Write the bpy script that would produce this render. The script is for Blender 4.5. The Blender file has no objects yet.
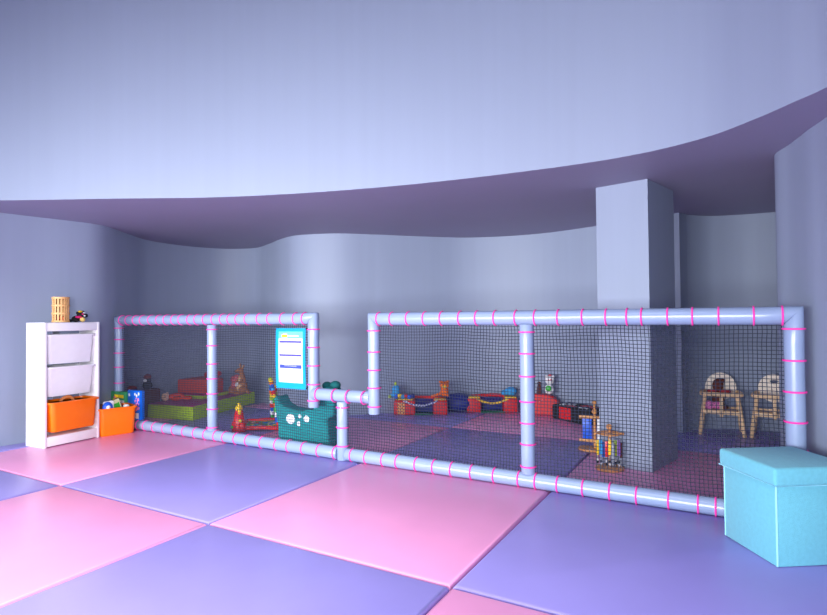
import bpy, bmesh, math, random
from mathutils import Vector, Matrix, noise
random.seed(7)
C = bpy.context.scene.collection
PI = math.pi

# ------------------------------------------------------------------ materials
def lin(c):
    out = []
    for v in c:
        v = v / 255.0
        out.append(v / 12.92 if v <= 0.04045 else ((v + 0.055) / 1.055) ** 2.4)
    return (out[0], out[1], out[2], 1.0)

def mat(name, rgb, rough=0.5, var=0.06, scale=20.0, bump=0.0, bscale=None, stretch=(1, 1, 1), metal=0.0,
        sheen=0.0, coat=0.0, trans=0.0, spec=0.5):
    m = bpy.data.materials.new(name); m.use_nodes = True
    nt = m.node_tree; b = nt.nodes['Principled BSDF']
    tc = nt.nodes.new('ShaderNodeTexCoord'); mp = nt.nodes.new('ShaderNodeMapping')
    mp.inputs['Scale'].default_value = stretch
    nt.links.new(tc.outputs['Object'], mp.inputs['Vector'])
    nz = nt.nodes.new('ShaderNodeTexNoise'); nz.inputs['Scale'].default_value = scale
    nz.inputs['Detail'].default_value = 4
    nt.links.new(mp.outputs[0], nz.inputs['Vector'])
    rp = nt.nodes.new('ShaderNodeValToRGB')
    c = lin(rgb)
    rp.color_ramp.elements[0].position = 0.3; rp.color_ramp.elements[1].position = 0.7
    rp.color_ramp.elements[0].color = tuple(max(0, x * (1 - var)) for x in c[:3]) + (1,)
    rp.color_ramp.elements[1].color = tuple(min(1, x * (1 + var)) for x in c[:3]) + (1,)
    nt.links.new(nz.outputs['Fac'], rp.inputs['Fac'])
    nt.links.new(rp.outputs['Color'], b.inputs['Base Color'])
    b.inputs['Roughness'].default_value = rough
    b.inputs['Metallic'].default_value = metal
    b.inputs['Specular IOR Level'].default_value = spec
    if sheen: b.inputs['Sheen Weight'].default_value = sheen
    if coat: b.inputs['Coat Weight'].default_value = coat
    if trans: b.inputs['Transmission Weight'].default_value = trans
    if bump:
        n2 = nt.nodes.new('ShaderNodeTexNoise'); n2.inputs['Scale'].default_value = bscale or scale * 2
        n2.inputs['Detail'].default_value = 3
        nt.links.new(mp.outputs[0], n2.inputs['Vector'])
        bp = nt.nodes.new('ShaderNodeBump'); bp.inputs['Strength'].default_value = bump
        bp.inputs['Distance'].default_value = 0.01
        nt.links.new(n2.outputs['Fac'], bp.inputs['Height']); nt.links.new(bp.outputs[0], b.inputs['Normal'])
    return m

def add_wave(m, scale, strength, direction='Z', dist=0.0):
    nt = m.node_tree; b = nt.nodes['Principled BSDF']
    tc = nt.nodes.new('ShaderNodeTexCoord'); w = nt.nodes.new('ShaderNodeTexWave')
    w.bands_direction = direction; w.inputs['Scale'].default_value = scale; w.inputs['Distortion'].default_value = dist
    nt.links.new(tc.outputs['Object'], w.inputs['Vector'])
    bp = nt.nodes.new('ShaderNodeBump'); bp.inputs['Strength'].default_value = strength; bp.inputs['Distance'].default_value = 0.01
    nt.links.new(w.outputs['Fac'], bp.inputs['Height']); nt.links.new(bp.outputs[0], b.inputs['Normal'])

def checker(name, a, b_, scale, rough=0.6):
    m = mat(name, a, rough); nt = m.node_tree
    tc = nt.nodes.new('ShaderNodeTexCoord'); ck = nt.nodes.new('ShaderNodeTexChecker')
    ck.inputs['Scale'].default_value = scale; ck.inputs['Color1'].default_value = lin(a); ck.inputs['Color2'].default_value = lin(b_)
    nt.links.new(tc.outputs['Object'], ck.inputs['Vector'])
    nt.links.new(ck.outputs['Color'], nt.nodes['Principled BSDF'].inputs['Base Color'])
    return m

def wood(name, rgb, dark, scale=14, stretch=(1, 1, 0.15)):
    m = mat(name, rgb, 0.45, 0.16, scale, stretch=stretch, bump=0.05)
    return m

WALL = mat('wall_paint', (142, 152, 176), 0.55, 0.016, 14, stretch=(1, 1, 0.03), bump=0.03, bscale=40)
CEIL = mat('soffit_bounce_tint', (150, 146, 170), 0.6, 0.02, 2)  # wall paint with the purple bounce from the mats tinted into its colour
HALL = mat('hall_ceiling_paint', (120, 120, 132), 0.7, 0.02, 2)
PINK = mat('pink_vinyl', (234, 154, 201), 0.34, 0.03, 3, bump=0.12, bscale=6, spec=0.4)
BLUE = mat('violet_blue_vinyl', (150, 139, 211), 0.34, 0.03, 3, bump=0.12, bscale=6, spec=0.4)
FLOORB = mat('violet_floor', (150, 136, 200), 0.5, 0.03, 3)
TUBE = mat('pale_blue_vinyl', (138, 154, 188), 0.26, 0.02, 8, bump=0.05, bscale=14)
TIE = mat('hot_pink_cord', (255, 60, 170), 0.5, 0.05)
CORD = mat('black_net_cord', (34, 42, 64), 0.7, 0.1)
WHITE = mat('white_lacquer', (240, 236, 242), 0.35, 0.01)
FROST = mat('frosted_plastic', (243, 240, 247), 0.35, 0.02)
ORANGE = mat('orange_plastic', (255, 116, 4), 0.32, 0.03)
BAMBOO = mat('bamboo', (226, 172, 112), 0.5, 0.12, 18, stretch=(1, 1, .2))
WOOD = mat('pale_wood', (244, 204, 160), 0.45, 0.12, 20, stretch=(1, 1, .2))
WOOD2 = mat('honey_wood', (212, 146, 84), 0.45, 0.12, 20)
CREAM = mat('cream_wood', (246, 228, 212), 0.4, 0.04)
CYANF = mat('cyan_canvas', (102, 180, 198), 0.85, 0.05, 60, bump=0.25, bscale=260, sheen=0.2)
SEAM = mat('pale_cyan_seam', (150, 216, 234), 0.8, 0.03)
TEAL = mat('teal_knit', (8, 138, 144), 0.9, 0.08, 40); add_wave(TEAL, 14, 0.8, 'Z', 1.0)
DTEAL = mat('dark_teal_knit', (8, 96, 100), 0.9, 0.08, 40)
def plain(n, c, r=0.55): return mat(n, c, r, 0.05, 30)
RED = plain('red_cloth', (214, 22, 28)); REDP = plain('red_plastic', (226, 24, 30), .3)
DRED = plain('dark_red_cloth', (120, 34, 30)); ORED = plain('orange_red_foam', (206, 66, 44))
YEL = plain('yellow_plastic', (252, 206, 20), .35); YELC = plain('yellow_cloth', (240, 196, 60))
GRN = plain('green_plastic', (64, 180, 60), .35); LIME = plain('lime_vinyl', (172, 202, 22), .4)
MAG = plain('magenta_vinyl', (166, 28, 116), .45); ROY = plain('royal_blue', (24, 92, 220), .4)
NAVY = plain('navy_cloth', (22, 36, 130)); SKY = plain('sky_blue_plush', (60, 160, 224), .85)
BLK = plain('black_cloth', (16, 16, 22), .8); WHT = plain('white_cloth', (236, 234, 238), .7)
ORC = plain('orange_cloth', (250, 120, 20), .8); BRN = plain('brown_plush', (166, 108, 70), .95)
TAN = plain('tan_plush', (226, 186, 142), .95); CHOC = plain('chocolate_cloth', (88, 42, 34), .9)
PKP = plain('pink_print', (240, 130, 190), .8); HOTP = plain('hot_pink_cloth', (236, 30, 120), .8)
SKIN = plain('doll_skin', (232, 186, 160), .6); GRY = plain('grey_plastic', (150, 156, 172), .4)
LGRN = plain('dark_green_cloth', (20, 104, 74), .8); PURP = plain('purple_plastic', (130, 80, 170), .4)
CYAN = plain('cyan_print', (2, 146, 212), .3); PAPER = plain('white_paper', (206, 207, 220), .35)
HEADB = plain('violet_print', (70, 62, 176), .35); INK = plain('grey_violet_ink', (126, 122, 170), .5)
BOXB = plain('blue_card', (20, 110, 230), .35); BOXG = plain('green_card', (60, 150, 96), .4)
PLAID = checker('pink_red_plaid', (222, 130, 140), (190, 60, 70), 55)
CHK = checker('black_white_check', (20, 20, 24), (230, 230, 232), 28)
YPAT = checker('yellow_red_print', (240, 206, 110), (210, 60, 40), 60)
WPAT = checker('white_blue_print', (236, 236, 244), (60, 70, 160), 60)
FLOR = checker('pink_floral', (244, 150, 204), (200, 90, 170), 80)
GLASSY = mat('window_frame_white', (225, 225, 232), .4, .01)

# ------------------------------------------------------------------ mesh builder
class MB:
    def __init__(s): s.bm = bmesh.new()
    def _fin(s, vs, M, mi):
        if M is not None: bmesh.ops.transform(s.bm, matrix=M, verts=vs)
        if mi:
            fs = set(f for v in vs for f in v.link_faces)
            for f in fs: f.material_index = mi
    def box(s, c, d, rz=0, bev=0, mi=0, rot=None, segs=2):
        r = bmesh.ops.create_cube(s.bm, size=1.0); vs = r['verts']
        bmesh.ops.scale(s.bm, vec=d, verts=vs)
        if bev:
            es = list(set(e for v in vs for e in v.link_edges))
            r2 = bmesh.ops.bevel(s.bm, geom=es, offset=bev, segments=segs, profile=0.5, affect='EDGES')
            vs = list(set(v for f in r2['faces'] for v in f.verts) | set(v for v in vs if v.is_valid))
        M = Matrix.Translation(c) @ (rot.to_4x4() if rot is not None else Matrix.Rotation(rz, 4, 'Z'))
        s._fin(vs, M, mi); return s
    def sph(s, c, r, rot=None, mi=0, seg=16):
        if not isinstance(r, (tuple, list)): r = (r, r, r)
        q = bmesh.ops.create_uvsphere(s.bm, u_segments=seg, v_segments=max(6, seg // 2 + 2), radius=1.0); vs = q['verts']
        M = Matrix.Translation(c) @ (rot.to_4x4() if rot is not None else Matrix.Identity(4)) @ Matrix.Diagonal((r[0], r[1], r[2], 1))
        s._fin(vs, M, mi); return s
    def tube(s, path, r, seg=10, mi=0, closed=False, cap=True, twist=0.0):
        P = [Vector(p) for p in path]; n = len(P); rr = r if isinstance(r, (list, tuple)) else [r] * n
        rings = []; prev = None
        for i in range(n):
            if closed: t = (P[(i + 1) % n] - P[i - 1]).normalized()
            elif i == 0: t = (P[1] - P[0]).normalized()
            elif i == n - 1: t = (P[-1] - P[-2]).normalized()
            else: t = ((P[i + 1] - P[i]).normalized() + (P[i] - P[i - 1]).normalized()).normalized()
            if prev is None:
                a = Vector((0, 0, 1)) if abs(t.z) < 0.9 else Vector((1, 0, 0))
                x = t.cross(a).normalized()
            else:
                x = (prev - t * prev.dot(t)).normalized()
            prev = x; y = t.cross(x)
            ring = []
            for k in range(seg):
                an = 2 * PI * k / seg + twist
                ring.append(s.bm.verts.new(P[i] + (x * math.cos(an) + y * math.sin(an)) * rr[i]))
            rings.append(ring)
        fs = []
        for i in range(n if closed else n - 1):
            A, B = rings[i], rings[(i + 1) % n]
            for k in range(seg):
                fs.append(s.bm.faces.new((A[k], A[(k + 1) % seg], B[(k + 1) % seg], B[k])))
        if cap and not closed:
            fs.append(s.bm.faces.new(rings[0][::-1])); fs.append(s.bm.faces.new(rings[-1]))
        for f in fs: f.material_index = mi
        return s
    def pipe(s, p0, p1, r, m0=None, m1=None, seg=28):
        # straight padded pipe; m0/m1 mitre direction vectors (axial shift = offset . m)
        p0, p1 = Vector(p0), Vector(p1); t = (p1 - p0).normalized()
        a = Vector((0, 0, 1)) if abs(t.z) < 0.9 else Vector((1, 0, 0))
        x = t.cross(a).normalized(); y = t.cross(x)
        def ring(p, m, rad, sh):
            R = []
            for k in range(seg):
                an = 2 * PI * k / seg; o = (x * math.cos(an) + y * math.sin(an)) * rad
                R.append(s.bm.verts.new(p + o + t * ((o.dot(Vector(m)) if m else 0) + sh)))
            return R
        e = 0.006
        rs = [ring(p0, m0, r * .93, 0), ring(p0, m0, r, e)]
        n = max(2, int((p1 - p0).length / .12))
        for i in range(1, n):
            rs.append(ring(p0.lerp(p1, i / n), None, r * (1 + .006 * math.sin(i * 2.3)), 0))
        rs += [ring(p1, m1, r, -e), ring(p1, m1, r * .93, 0)]
        for A, B in zip(rs, rs[1:]):
            for k in range(seg): s.bm.faces.new((A[k], A[(k + 1) % seg], B[(k + 1) % seg], B[k]))
        s.bm.faces.new(rs[0][::-1]); s.bm.faces.new(rs[-1]); return s
    def lathe(s, prof, c=(0, 0, 0), seg=24, mi=0):
        rings = []
        for r, z in prof:
            rings.append([s.bm.verts.new((c[0] + r * math.cos(2 * PI * k / seg), c[1] + r * math.sin(2 * PI * k / seg), c[2] + z)) for k in range(seg)])
        fs = []
        for A, B in zip(rings, rings[1:]):
            for k in range(seg): fs.append(s.bm.faces.new((A[k], A[(k + 1) % seg], B[(k + 1) % seg], B[k])))
        fs.append(s.bm.faces.new(rings[0][::-1])); fs.append(s.bm.faces.new(rings[-1]))
        for f in fs: f.material_index = mi
        return s
    def prism(s, poly, z0, z1, M=None, mi=0, bev=0):
        lo = [s.bm.verts.new((p[0], p[1], z0)) for p in poly]; hi = [s.bm.verts.new((p[0], p[1], z1)) for p in poly]
        n = len(poly); fs = [s.bm.faces.new(lo[::-1]), s.bm.faces.new(hi)]
        for k in range(n): fs.append(s.bm.faces.new((lo[k], lo[(k + 1) % n], hi[(k + 1) % n], hi[k])))
        vs = lo + hi
        for f in fs: f.material_index = mi
        if bev:
            es = [e for e in set(e for v in hi for e in v.link_edges) if e.verts[0] in hi and e.verts[1] in hi]
            r2 = bmesh.ops.bevel(s.bm, geom=es, offset=bev, segments=3, profile=0.5, affect='EDGES')
            vs = list(set(v for f in r2['faces'] for v in f.verts) | set(v for v in vs if v.is_valid))
        if M is not None: bmesh.ops.transform(s.bm, matrix=M, verts=vs)
        return s
    def torus(s, c, R, r, axis='Z', seg=28, sub=8, mi=0):
        pts = []
        for k in range(seg):
            a = 2 * PI * k / seg; u, w = R * math.cos(a), R * math.sin(a)
            pts.append({'Z': (c[0] + u, c[1] + w, c[2]), 'X': (c[0], c[1] + u, c[2] + w), 'Y': (c[0] + u, c[1], c[2] + w)}[axis])
        return s.tube(pts, r, sub, mi, closed=True)
    def rloft(s, secs, rad, c=(0, 0, 0), seg=4, mi=0):
        # loft of rounded rectangles [(z, half_x, half_y)], open tops handled by caller through profile
        rings = []
        for z, hx, hy in secs:
            pts = []
            for (sx, sy, a0) in ((1, 1, 0), (-1, 1, PI / 2), (-1, -1, PI), (1, -1, 1.5 * PI)):
                for k in range(seg + 1):
                    a = a0 + PI / 2 * k / seg
                    rr = min(rad, hx * .9, hy * .9)
                    pts.append((c[0] + sx * (hx - rr) + rr * math.cos(a), c[1] + sy * (hy - rr) + rr * math.sin(a), c[2] + z))
            rings.append([s.bm.verts.new(p) for p in pts])
        n = len(rings[0]); fs = []
        for A, B in zip(rings, rings[1:]):
            for k in range(n): fs.append(s.bm.faces.new((A[k], A[(k + 1) % n], B[(k + 1) % n], B[k])))
        fs.append(s.bm.faces.new(rings[0][::-1])); fs.append(s.bm.faces.new(rings[-1]))
        for f in fs: f.material_index = mi
        return s
    def build(s, name, m, parent=None, smooth=40, loc=None):
        bmesh.ops.recalc_face_normals(s.bm, faces=s.bm.faces[:])
        me = bpy.data.meshes.new(name); s.bm.to_mesh(me); s.bm.free()
        for x in (m if isinstance(m, (list, tuple)) else [m]): me.materials.append(x)
        for p in me.polygons: p.use_smooth = True
        me.set_sharp_from_angle(angle=math.radians(smooth))
        o = bpy.data.objects.new(name, me); C.objects.link(o)
        if parent is not None: o.parent = parent
        if loc is not None: o.location = loc
        return o

def thing(name, label, cat, loc=(0, 0, 0), rz=0, group=None):
    o = bpy.data.objects.new(name, None); C.objects.link(o); o.empty_display_size = .1
    o.location = loc; o.rotation_euler = (0, 0, rz)
    o['label'] = label; o['category'] = cat
    if group: o['group'] = group
    return o
def tag(o, label, cat, group=None):
    o['label'] = label; o['category'] = cat
    if group: o['group'] = group
    return o
def struct(o): o['kind'] = 'structure'; return o
def dup(root, loc, rz, label, group=None):
    r = root.copy(); C.objects.link(r); r.location = loc; r.rotation_euler = (0, 0, rz); r['label'] = label
    if group: r['group'] = group
    for ch in list(root.children):
        c = ch.copy(); C.objects.link(c); c.parent = r
        for g in list(ch.children):
            d = g.copy(); C.objects.link(d); d.parent = c
    return r
def blob(o, vox=.008, it=6):
    m = o.modifiers.new('remesh', 'REMESH'); m.mode = 'VOXEL'; m.voxel_size = vox; m.use_smooth_shade = True
    s = o.modifiers.new('smooth', 'SMOOTH'); s.factor = .5; s.iterations = it
    return o

def catmull(pts, n=8):
    P = [Vector((p[0], p[1])) for p in pts]; out = []
    P = [2 * P[0] - P[1]] + P + [2 * P[-1] - P[-2]]
    for i in range(1, len(P) - 2):
        a, b, c, d = P[i - 1], P[i], P[i + 1], P[i + 2]
        for k in range(n):
            t = k / n
            out.append(.5 * ((2 * b) + (c - a) * t + (2 * a - 5 * b + 4 * c - d) * t * t + (3 * b - a - 3 * c + d) * t ** 3))
    out.append(P[-2]); return [(p.x, p.y) for p in out]
def offset(line, d):
    out = []
    for i, p in enumerate(line):
        a = Vector(line[max(0, i - 1)]); b = Vector(line[min(len(line) - 1, i + 1)])
        t = (b - a).normalized(); out.append((p[0] - t.y * d, p[1] + t.x * d))
    return out
def wall_strip(name, line, z0, z1, th, m, under=None):
    # th > 0 puts the thickness on the left of the walking direction
    back = offset(line, th); mb = MB(); bm = mb.bm; n = len(line)
    V = [[bm.verts.new((p[0], p[1], z)) for p in L] for L, z in ((line, z0), (line, z1), (back, z1), (back, z0))]
    for A, B in ((0, 1), (1, 2), (2, 3), (3, 0)):
        for i in range(n - 1):
            f = bm.faces.new((V[A][i], V[A][i + 1], V[B][i + 1], V[B][i]))
            if under and (A, B) == (3, 0): f.material_index = 1
    bm.faces.new([V[k][0] for k in range(4)]); bm.faces.new([V[k][-1] for k in (3, 2, 1, 0)])
    return struct(mb.build(name, [m, under] if under else m, smooth=50))

# ------------------------------------------------------------------ setting
ZC = 1.878; ZH = 3.7; ZF = -0.045
left_pts = [(-3.0, -5.2), (-3.0, -3.5), (-2.98, -1.8), (-2.93, -.6), (-2.87, .15), (-2.82, .55), (-2.77, .85), (-2.76, 1.07)]
back_pts = [(-2.76, 1.07), (-2.84, 1.25), (-3.05, 1.55), (-3.30, 1.95), (-3.37, 2.45), (-3.22, 2.9), (-2.86, 3.07), (-2.48, 2.92),
            (-2.05, 2.68), (-1.69, 2.56), (-1.29, 2.68), (-.97, 2.99), (-.66, 3.34), (-.31, 3.68), (.12, 3.85), (.58, 3.86),
            (1.1, 3.70), (1.50, 3.53), (1.871, 3.364)]
allL = catmull(left_pts[:-1] + back_pts, 12); cut_ = min(range(len(allL)), key=lambda i: (allL[i][0] + 3.36) ** 2 + (allL[i][1] - 2.5) ** 2)
leftL, backL = allL[:cut_ + 1], allL[cut_:]
recessL = catmull([(1.84, 3.40), (1.92, 3.50), (2.08, 3.68), (2.3, 3.76), (2.58, 3.79), (2.95, 3.80), (3.35, 3.72)], 6)
rightL = catmull([(3.35, 3.72), (3.3, 2.9), (3.0, 2.3), (2.62, 1.96), (2.50, 1.86), (2.468, 1.78), (2.478, 1.70), (2.524, 1.565), (2.579, 1.349), (2.635, 1.165),
                  (2.75, .7), (2.87, 0), (2.95, -1), (2.98, -2.5), (2.98, -5.2)], 6)
bulkL = catmull([(-2.93, -.27), (-2.335, .107), (-1.605, .50), (-.97, .85), (-.4, 1.07), (.16, 1.22), (.718, 1.316), (1.39, 1.366), (1.822, 1.337),
                 (2.146, 1.218), (2.354, 1.041), (2.487, .892), (2.583, .776), (2.70, .55), (2.87, .2)], 8)
wall_strip('wall_left', leftL, ZF, ZC, .12, WALL)
wall_strip('wall_back', backL, ZF, ZC, .12, WALL)
wall_strip('wall_recess', recessL, ZF, ZC, .10, WALL)
wall_strip('wall_right', [p for p in rightL if p[1] > -2.1], ZF, ZC, .12, WALL)
side = [p for p in rightL if -2.1 >= p[1]]
side = [[q for q in rightL if q[1] > -2.1][-1]] + side
wall_strip('wall_right_sill', side, ZF, .55, .12, WALL)
wall_strip('wall_right_pier', [(2.98, -3.8), (2.98, -5.2)], .55, ZC, .12, WALL)
mb = MB()
for y in (-2.13, -2.95, -3.77): mb.box((3.02, y, 1.21), (.08, .06, 1.32))
for z in (.58, 1.85): mb.box((3.02, -2.95, z), (.08, 1.7, .06))
struct(mb.build('added_side_window', GLASSY))  # unseen frame, added to carry the side fill light
wall_strip('wall_bulkhead', bulkL, ZC, ZH, .10, WALL, CEIL)
lu = [p for p in leftL if p[1] <= -.2 and p[0] < -2.8]; ru = [p for p in rightL if p[1] < .35]
wall_strip('wall_left_upper', lu, ZC, ZH, .12, WALL); wall_strip('wall_right_upper', ru, ZC, ZH, .12, WALL)
mb = MB(); inner = offset(bulkL, .10)
mb.prism(inner + [(3.6, .25), (3.6, 4.3), (-3.8, 4.3), (-3.8, -.3)], ZC, ZC + .09)
struct(mb.build('ceiling', CEIL))
mb = MB(); mb.box((0, -1.8, ZH + .05), (6.6, 7.4, .1)); struct(mb.build('ceiling_hall', HALL))
mb = MB(); mb.box((0, -.6, ZF - .05), (7.6, 10.0, .1)); struct(mb.build('floor', FLOORB))
# rear wall with a wide window, behind the photographer
mb = MB()
mb.box((0, -5.26, .06), (6.2, .12, .24)); mb.box((0, -5.26, 3.0), (6.2, .12, 1.5))
for x, w_ in ((-2.97, .26), (.37, .24), (2.95, .26)): mb.box((x, -5.26, 1.215), (w_, .12, 2.07))
struct(mb.build('wall_rear', WALL))
for n_, xs in (('window_1', (-2.81, -1.8, -.78, .22)), ('window_2', (.52, 1.65, 2.79))):
    mb = MB()
    for x in xs: mb.box((x, -5.26, 1.215), (.06, .08, 2.07))
    for z in (.21, 2.22): mb.box(((xs[0] + xs[-1]) / 2, -5.26, z), (xs[-1] - xs[0] + .06, .08, .06))
    struct(mb.build(n_, GLASSY))
# square column
mb = MB()
mb.prism([(1.455, 2.035), (1.793, 1.955), (1.905, 2.42), (1.567, 2.50)], 0.0, ZC)
col = struct(mb.build('wall_column', WALL))

# ------------------------------------------------------------------ floor mats
S = 1.324
room = leftL + backL[1:] + recessL[1:] + rightL[1:]
room = [p for p in room if p[1] > -1.45]
room = [(room[0][0], -1.5)] + room + [(room[-1][0], -1.5)]
def clip(poly, ax, val, keep_gt):
    out = []; n = len(poly)
    for i in range(n):
        a, b = poly[i], poly[(i + 1) % n]
        ia = (a[ax] >= val) == keep_gt; ib = (b[ax] >= val) == keep_gt
        if ia: out.append(a)
        if ia != ib:
            t = (val - a[ax]) / (b[ax] - a[ax]); out.append((a[0] + (b[0] - a[0]) * t, a[1] + (b[1] - a[1]) * t))
    return out
def area(p): return .5 * sum(p[i][0] * p[(i + 1) % len(p)][1] - p[(i + 1) % len(p)][0] * p[i][1] for i in range(len(p)))
ML = {(-3, 0): 'thin sliver of violet blue floor mat against the wall left of the white storage unit',
      (-2, 0): 'pink floor mat under the white storage unit and orange bin',
      (-1, 0): 'violet blue floor mat outside the left netted fence section, below the hanging poster',
      (0, 0): 'pink floor mat along the outer side of the fence, right of the short gate post',
      (1, 0): 'violet blue floor mat under the turquoise storage ottoman',
      (-2, -1): 'violet blue mat at the left photo edge in front of the storage unit mat',
      (-1, -1): 'pink floor mat at lower left of the photo, nearer than the storage unit',
      (0, -1): 'violet blue floor mat at bottom centre left, nearest the viewer',
      (1, -1): 'pink floor mat at the bottom edge, nearest the viewer, mostly cut off',
      (-3, 1): 'violet blue mat in the dark corner under the lime play mattress',
      (-2, 1): 'violet blue mat behind the net in front of lime mattress, under the baby gym',
      (-1, 1): 'pink mat behind the net beside the teal cushion',
      (0, 1): 'violet blue mat behind the net, middle of the play pen',
      (1, 1): 'pink mat behind the net around the square column',
      (-2, 2): 'pink mat behind the net at the bulging wall behind the baby gym',
      (-1, 2): 'violet blue mat at the back wall under the red cushion with tiger toy',
      (0, 2): 'pink mat at the back wall under the red arch cushion and black play block',
      (1, 2): 'violet blue mat in the recess under the wooden high chairs'}
rows = {0: (0.004, S), -1: (-S + .004, -.004), 1: (1.372, 2.688), 2: (2.696, 4.1)}
for (i, j), lab in ML.items():
    v0, v1 = rows[j]; u0, u1 = i * S + .004, (i + 1) * S - .004
    p = clip(clip(clip(clip(room, 0, u0, True), 0, u1, False), 1, v0, True), 1, v1, False)
    q = []
    for a in p:
        if not q or (Vector(a) - Vector(q[-1])).length > .012: q.append(a)
    if (Vector(q[0]) - Vector(q[-1])).length < .012: q.pop()
    if len(q) < 3 or abs(area(q)) < .004: continue
    if area(q) < 0: q = q[::-1]
    mb = MB(); mb.prism(q, ZF, 0.0, bev=.017)
    o = mb.build('floor_mat', BLUE if (i + j) % 2 else PINK, smooth=60)
    tag(o, lab, 'mat', 'pink and violet floor mats')

# ------------------------------------------------------------------ fence
VF = 1.289; R0 = .0435; ZT = .994; ZB = .0445
def ring(parent, c, axis):
    mb = MB(); pts = []
    for k in range(24):
        a = 2 * PI * k / 24; u, w = (R0 + .0015) * math.cos(a), (R0 + .0015) * math.sin(a)
        pts.append({'Z': (c[0] + u, c[1] + w, c[2]), 'X': (c[0], c[1] + u, c[2] + w)}[axis])
    mb.tube(pts, .0047, 6, closed=True)
    mb.build('tie', TIE, parent)
def rail(parent, name, p0, p1, m0=None, m1=None, ties=(), axis='X'):
    mb = MB(); mb.pipe(p0, p1, R0 if axis == 'X' else R0 - .002, m0, m1); o = mb.build(name, TUBE, parent, smooth=50)
    for t in ties:
        t += random.uniform(-.004, .004)
        ring(o, (t, p0[1], p0[2]) if axis == 'X' else (p0[0], p0[1], t), axis)
    return o
def wob(u, z, s):
    a = noise.noise(Vector((u * 2.2 + s, z * 2.2, 0))); b = noise.noise(Vector((u * 2.2, z * 2.2 + s, 7)))
    c = noise.noise(Vector((u * 12, z * 12, s)))
    return .020 * a + .003 * c, .016 * b + .003 * c
NR = .0017
def net(parent, u0, u1, z0, z1, cut, ph):
    # cut(u, z): True where the netting exists
    mb = MB(); st = .0196; nu = round((u1 - u0) / st); nz = round((z1 - z0) / st)
    def P(i, k):
        u = u0 + (u1 - u0) * i / nu; z = z0 + (z1 - z0) * k / nz
        e = min(1, min(u - u0, u1 - u, z - z0, z1 - z) / .06 + .15); du, dz = wob(u, z, ph)
        return (u + du * e, .004 * math.sin(u * 5 + z * 3 + ph), z + dz * e)
    for i in range(nu + 1):
        run = []
        for k in range(nz + 1):
            u = u0 + (u1 - u0) * i / nu; z = z0 + (z1 - z0) * k / nz
            if cut(u, z): run.append(P(i, k))
            elif len(run) > 1: mb.tube(run, NR, 4, cap=False); run = []
            else: run = []
        if len(run) > 1: mb.tube(run, NR, 4, cap=False)
    for k in range(nz + 1):
        run = []
        for i in range(nu + 1):
            u = u0 + (u1 - u0) * i / nu; z = z0 + (z1 - z0) * k / nz
            if cut(u, z): run.append(P(i, k))
            elif len(run) > 1: mb.tube(run, NR, 4, cap=False); run = []
            else: run = []
        if len(run) > 1: mb.tube(run, NR, 4, cap=False)
    o = mb.build('net', CORD, parent); return o
LU, HL, HR, RU = -2.782, -.414, .119, 2.500; ZL = 1.001
f1 = thing('play_fence', 'left section of the padded tube fence with black net, poster hung on it', 'fence', (0, VF, 0), 0, 'padded net fence sections')
f2 = thing('play_fence', 'right longer section of the padded tube fence with black net, ending behind the ottoman', 'fence', (0, VF, 0), 0, 'padded net fence sections')
X, Z_ = Vector((1, 0, 0)), Vector((0, 0, 1))
rail(f1, 'top_rail', (LU, 0, ZL), (HL, 0, ZL), (0, 0, -1), (0, 0, 1),
     [-2.721, -2.62, -2.513, -2.405, -2.289, -2.176, -2.07, -1.971, -1.872, -1.762, -1.668, -1.561, -1.458, -1.363, -1.27, -1.18, -1.08, -.951, -.839, -.705, -.582, -.488])
rail(f1, 'end_post', (LU, 0, ZB), (LU, 0, ZL), (1, 0, 0), (-1, 0, 0), [.925, .823, .697, .564, .414, .28, .15], 'Z')
rail(f1, 'middle_post', (-1.496, 0, .083), (-1.496, 0, ZT - R0 + .004), None, None, [.918, .783, .635, .512, .392, .266, .114], 'Z')
rail(f1, 'hanging_post', (HL, 0, .353), (HL, 0, ZL), None, (1, 0, 0), [.921, .791, .658, .52, .403], 'Z')
rail(f1, 'low_rail', (HL + R0 * .3, -.02, .453), (HR - R0 * .6, 0, .456), None, None, [-.351, -.205, -.083, .053])
rail(f1, 'short_post', (-.152, 0, 0.002), (-.152, 0, .453 - R0 + .003), None, None, [.372, .232, .099], 'Z')
rail(f1, 'bottom_rail', (LU, 0, ZB), (-.152 - R0 * .9, 0, ZB), (0, 0, 1), None,
     [-2.7, -2.58, -2.47, -2.362, -2.233, -2.095, -1.96, -1.829, -1.688, -1.565, -1.444, -1.338, -1.212, -1.078, -.927, -.771, -.65, -.504, -.363, -.218])
rail(f2, 'top_rail', (HR, 0, ZT), (RU, 0, ZT), (0, 0, -1), (0, 0, 1),
     [.165, .269, .401, .521, .644, .77, .885, 1.009, 1.14, 1.255, 1.395, 1.528, 1.656, 1.764, 1.838, 1.958, 2.078, 2.193, 2.341, 2.453])
rail(f2, 'hanging_post', (HR, 0, .345), (HR, 0, ZT), None, (-1, 0, 0), [.917, .77, .645, .521, .395], 'Z')
rail(f2, 'middle_post', (1.200, 0, .083), (1.200, 0, ZT - R0 + .004), None, None, [.907, .786, .652, .505, .376, .253, .129], 'Z')
rail(f2, 'end_post', (RU, 0, ZB), (RU, 0, ZT), (-1, 0, 0), (1, 0, 0), [.934, .785, .638, .495, .36, .22], 'Z')
rail(f2, 'bottom_rail', (-.152 + R0 * .9, 0, ZB), (RU, 0, ZB), None, (0, 0, -1),
     [-.061, .057, .196, .306, .448, .579, .707, .842, .99, 1.149, 1.244, 1.372, 1.513, 1.656, 1.795, 1.95, 2.088, 2.162, 2.29, 2.41])
net(f1, LU + .03, -.17, .08, .965, lambda u, z: u < HL + .01 or z < .43, 1.3)
net(f2, -.13, RU - .03, .08, .965, lambda u, z: u > HR - .01 or z < .43, 5.1)

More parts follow.
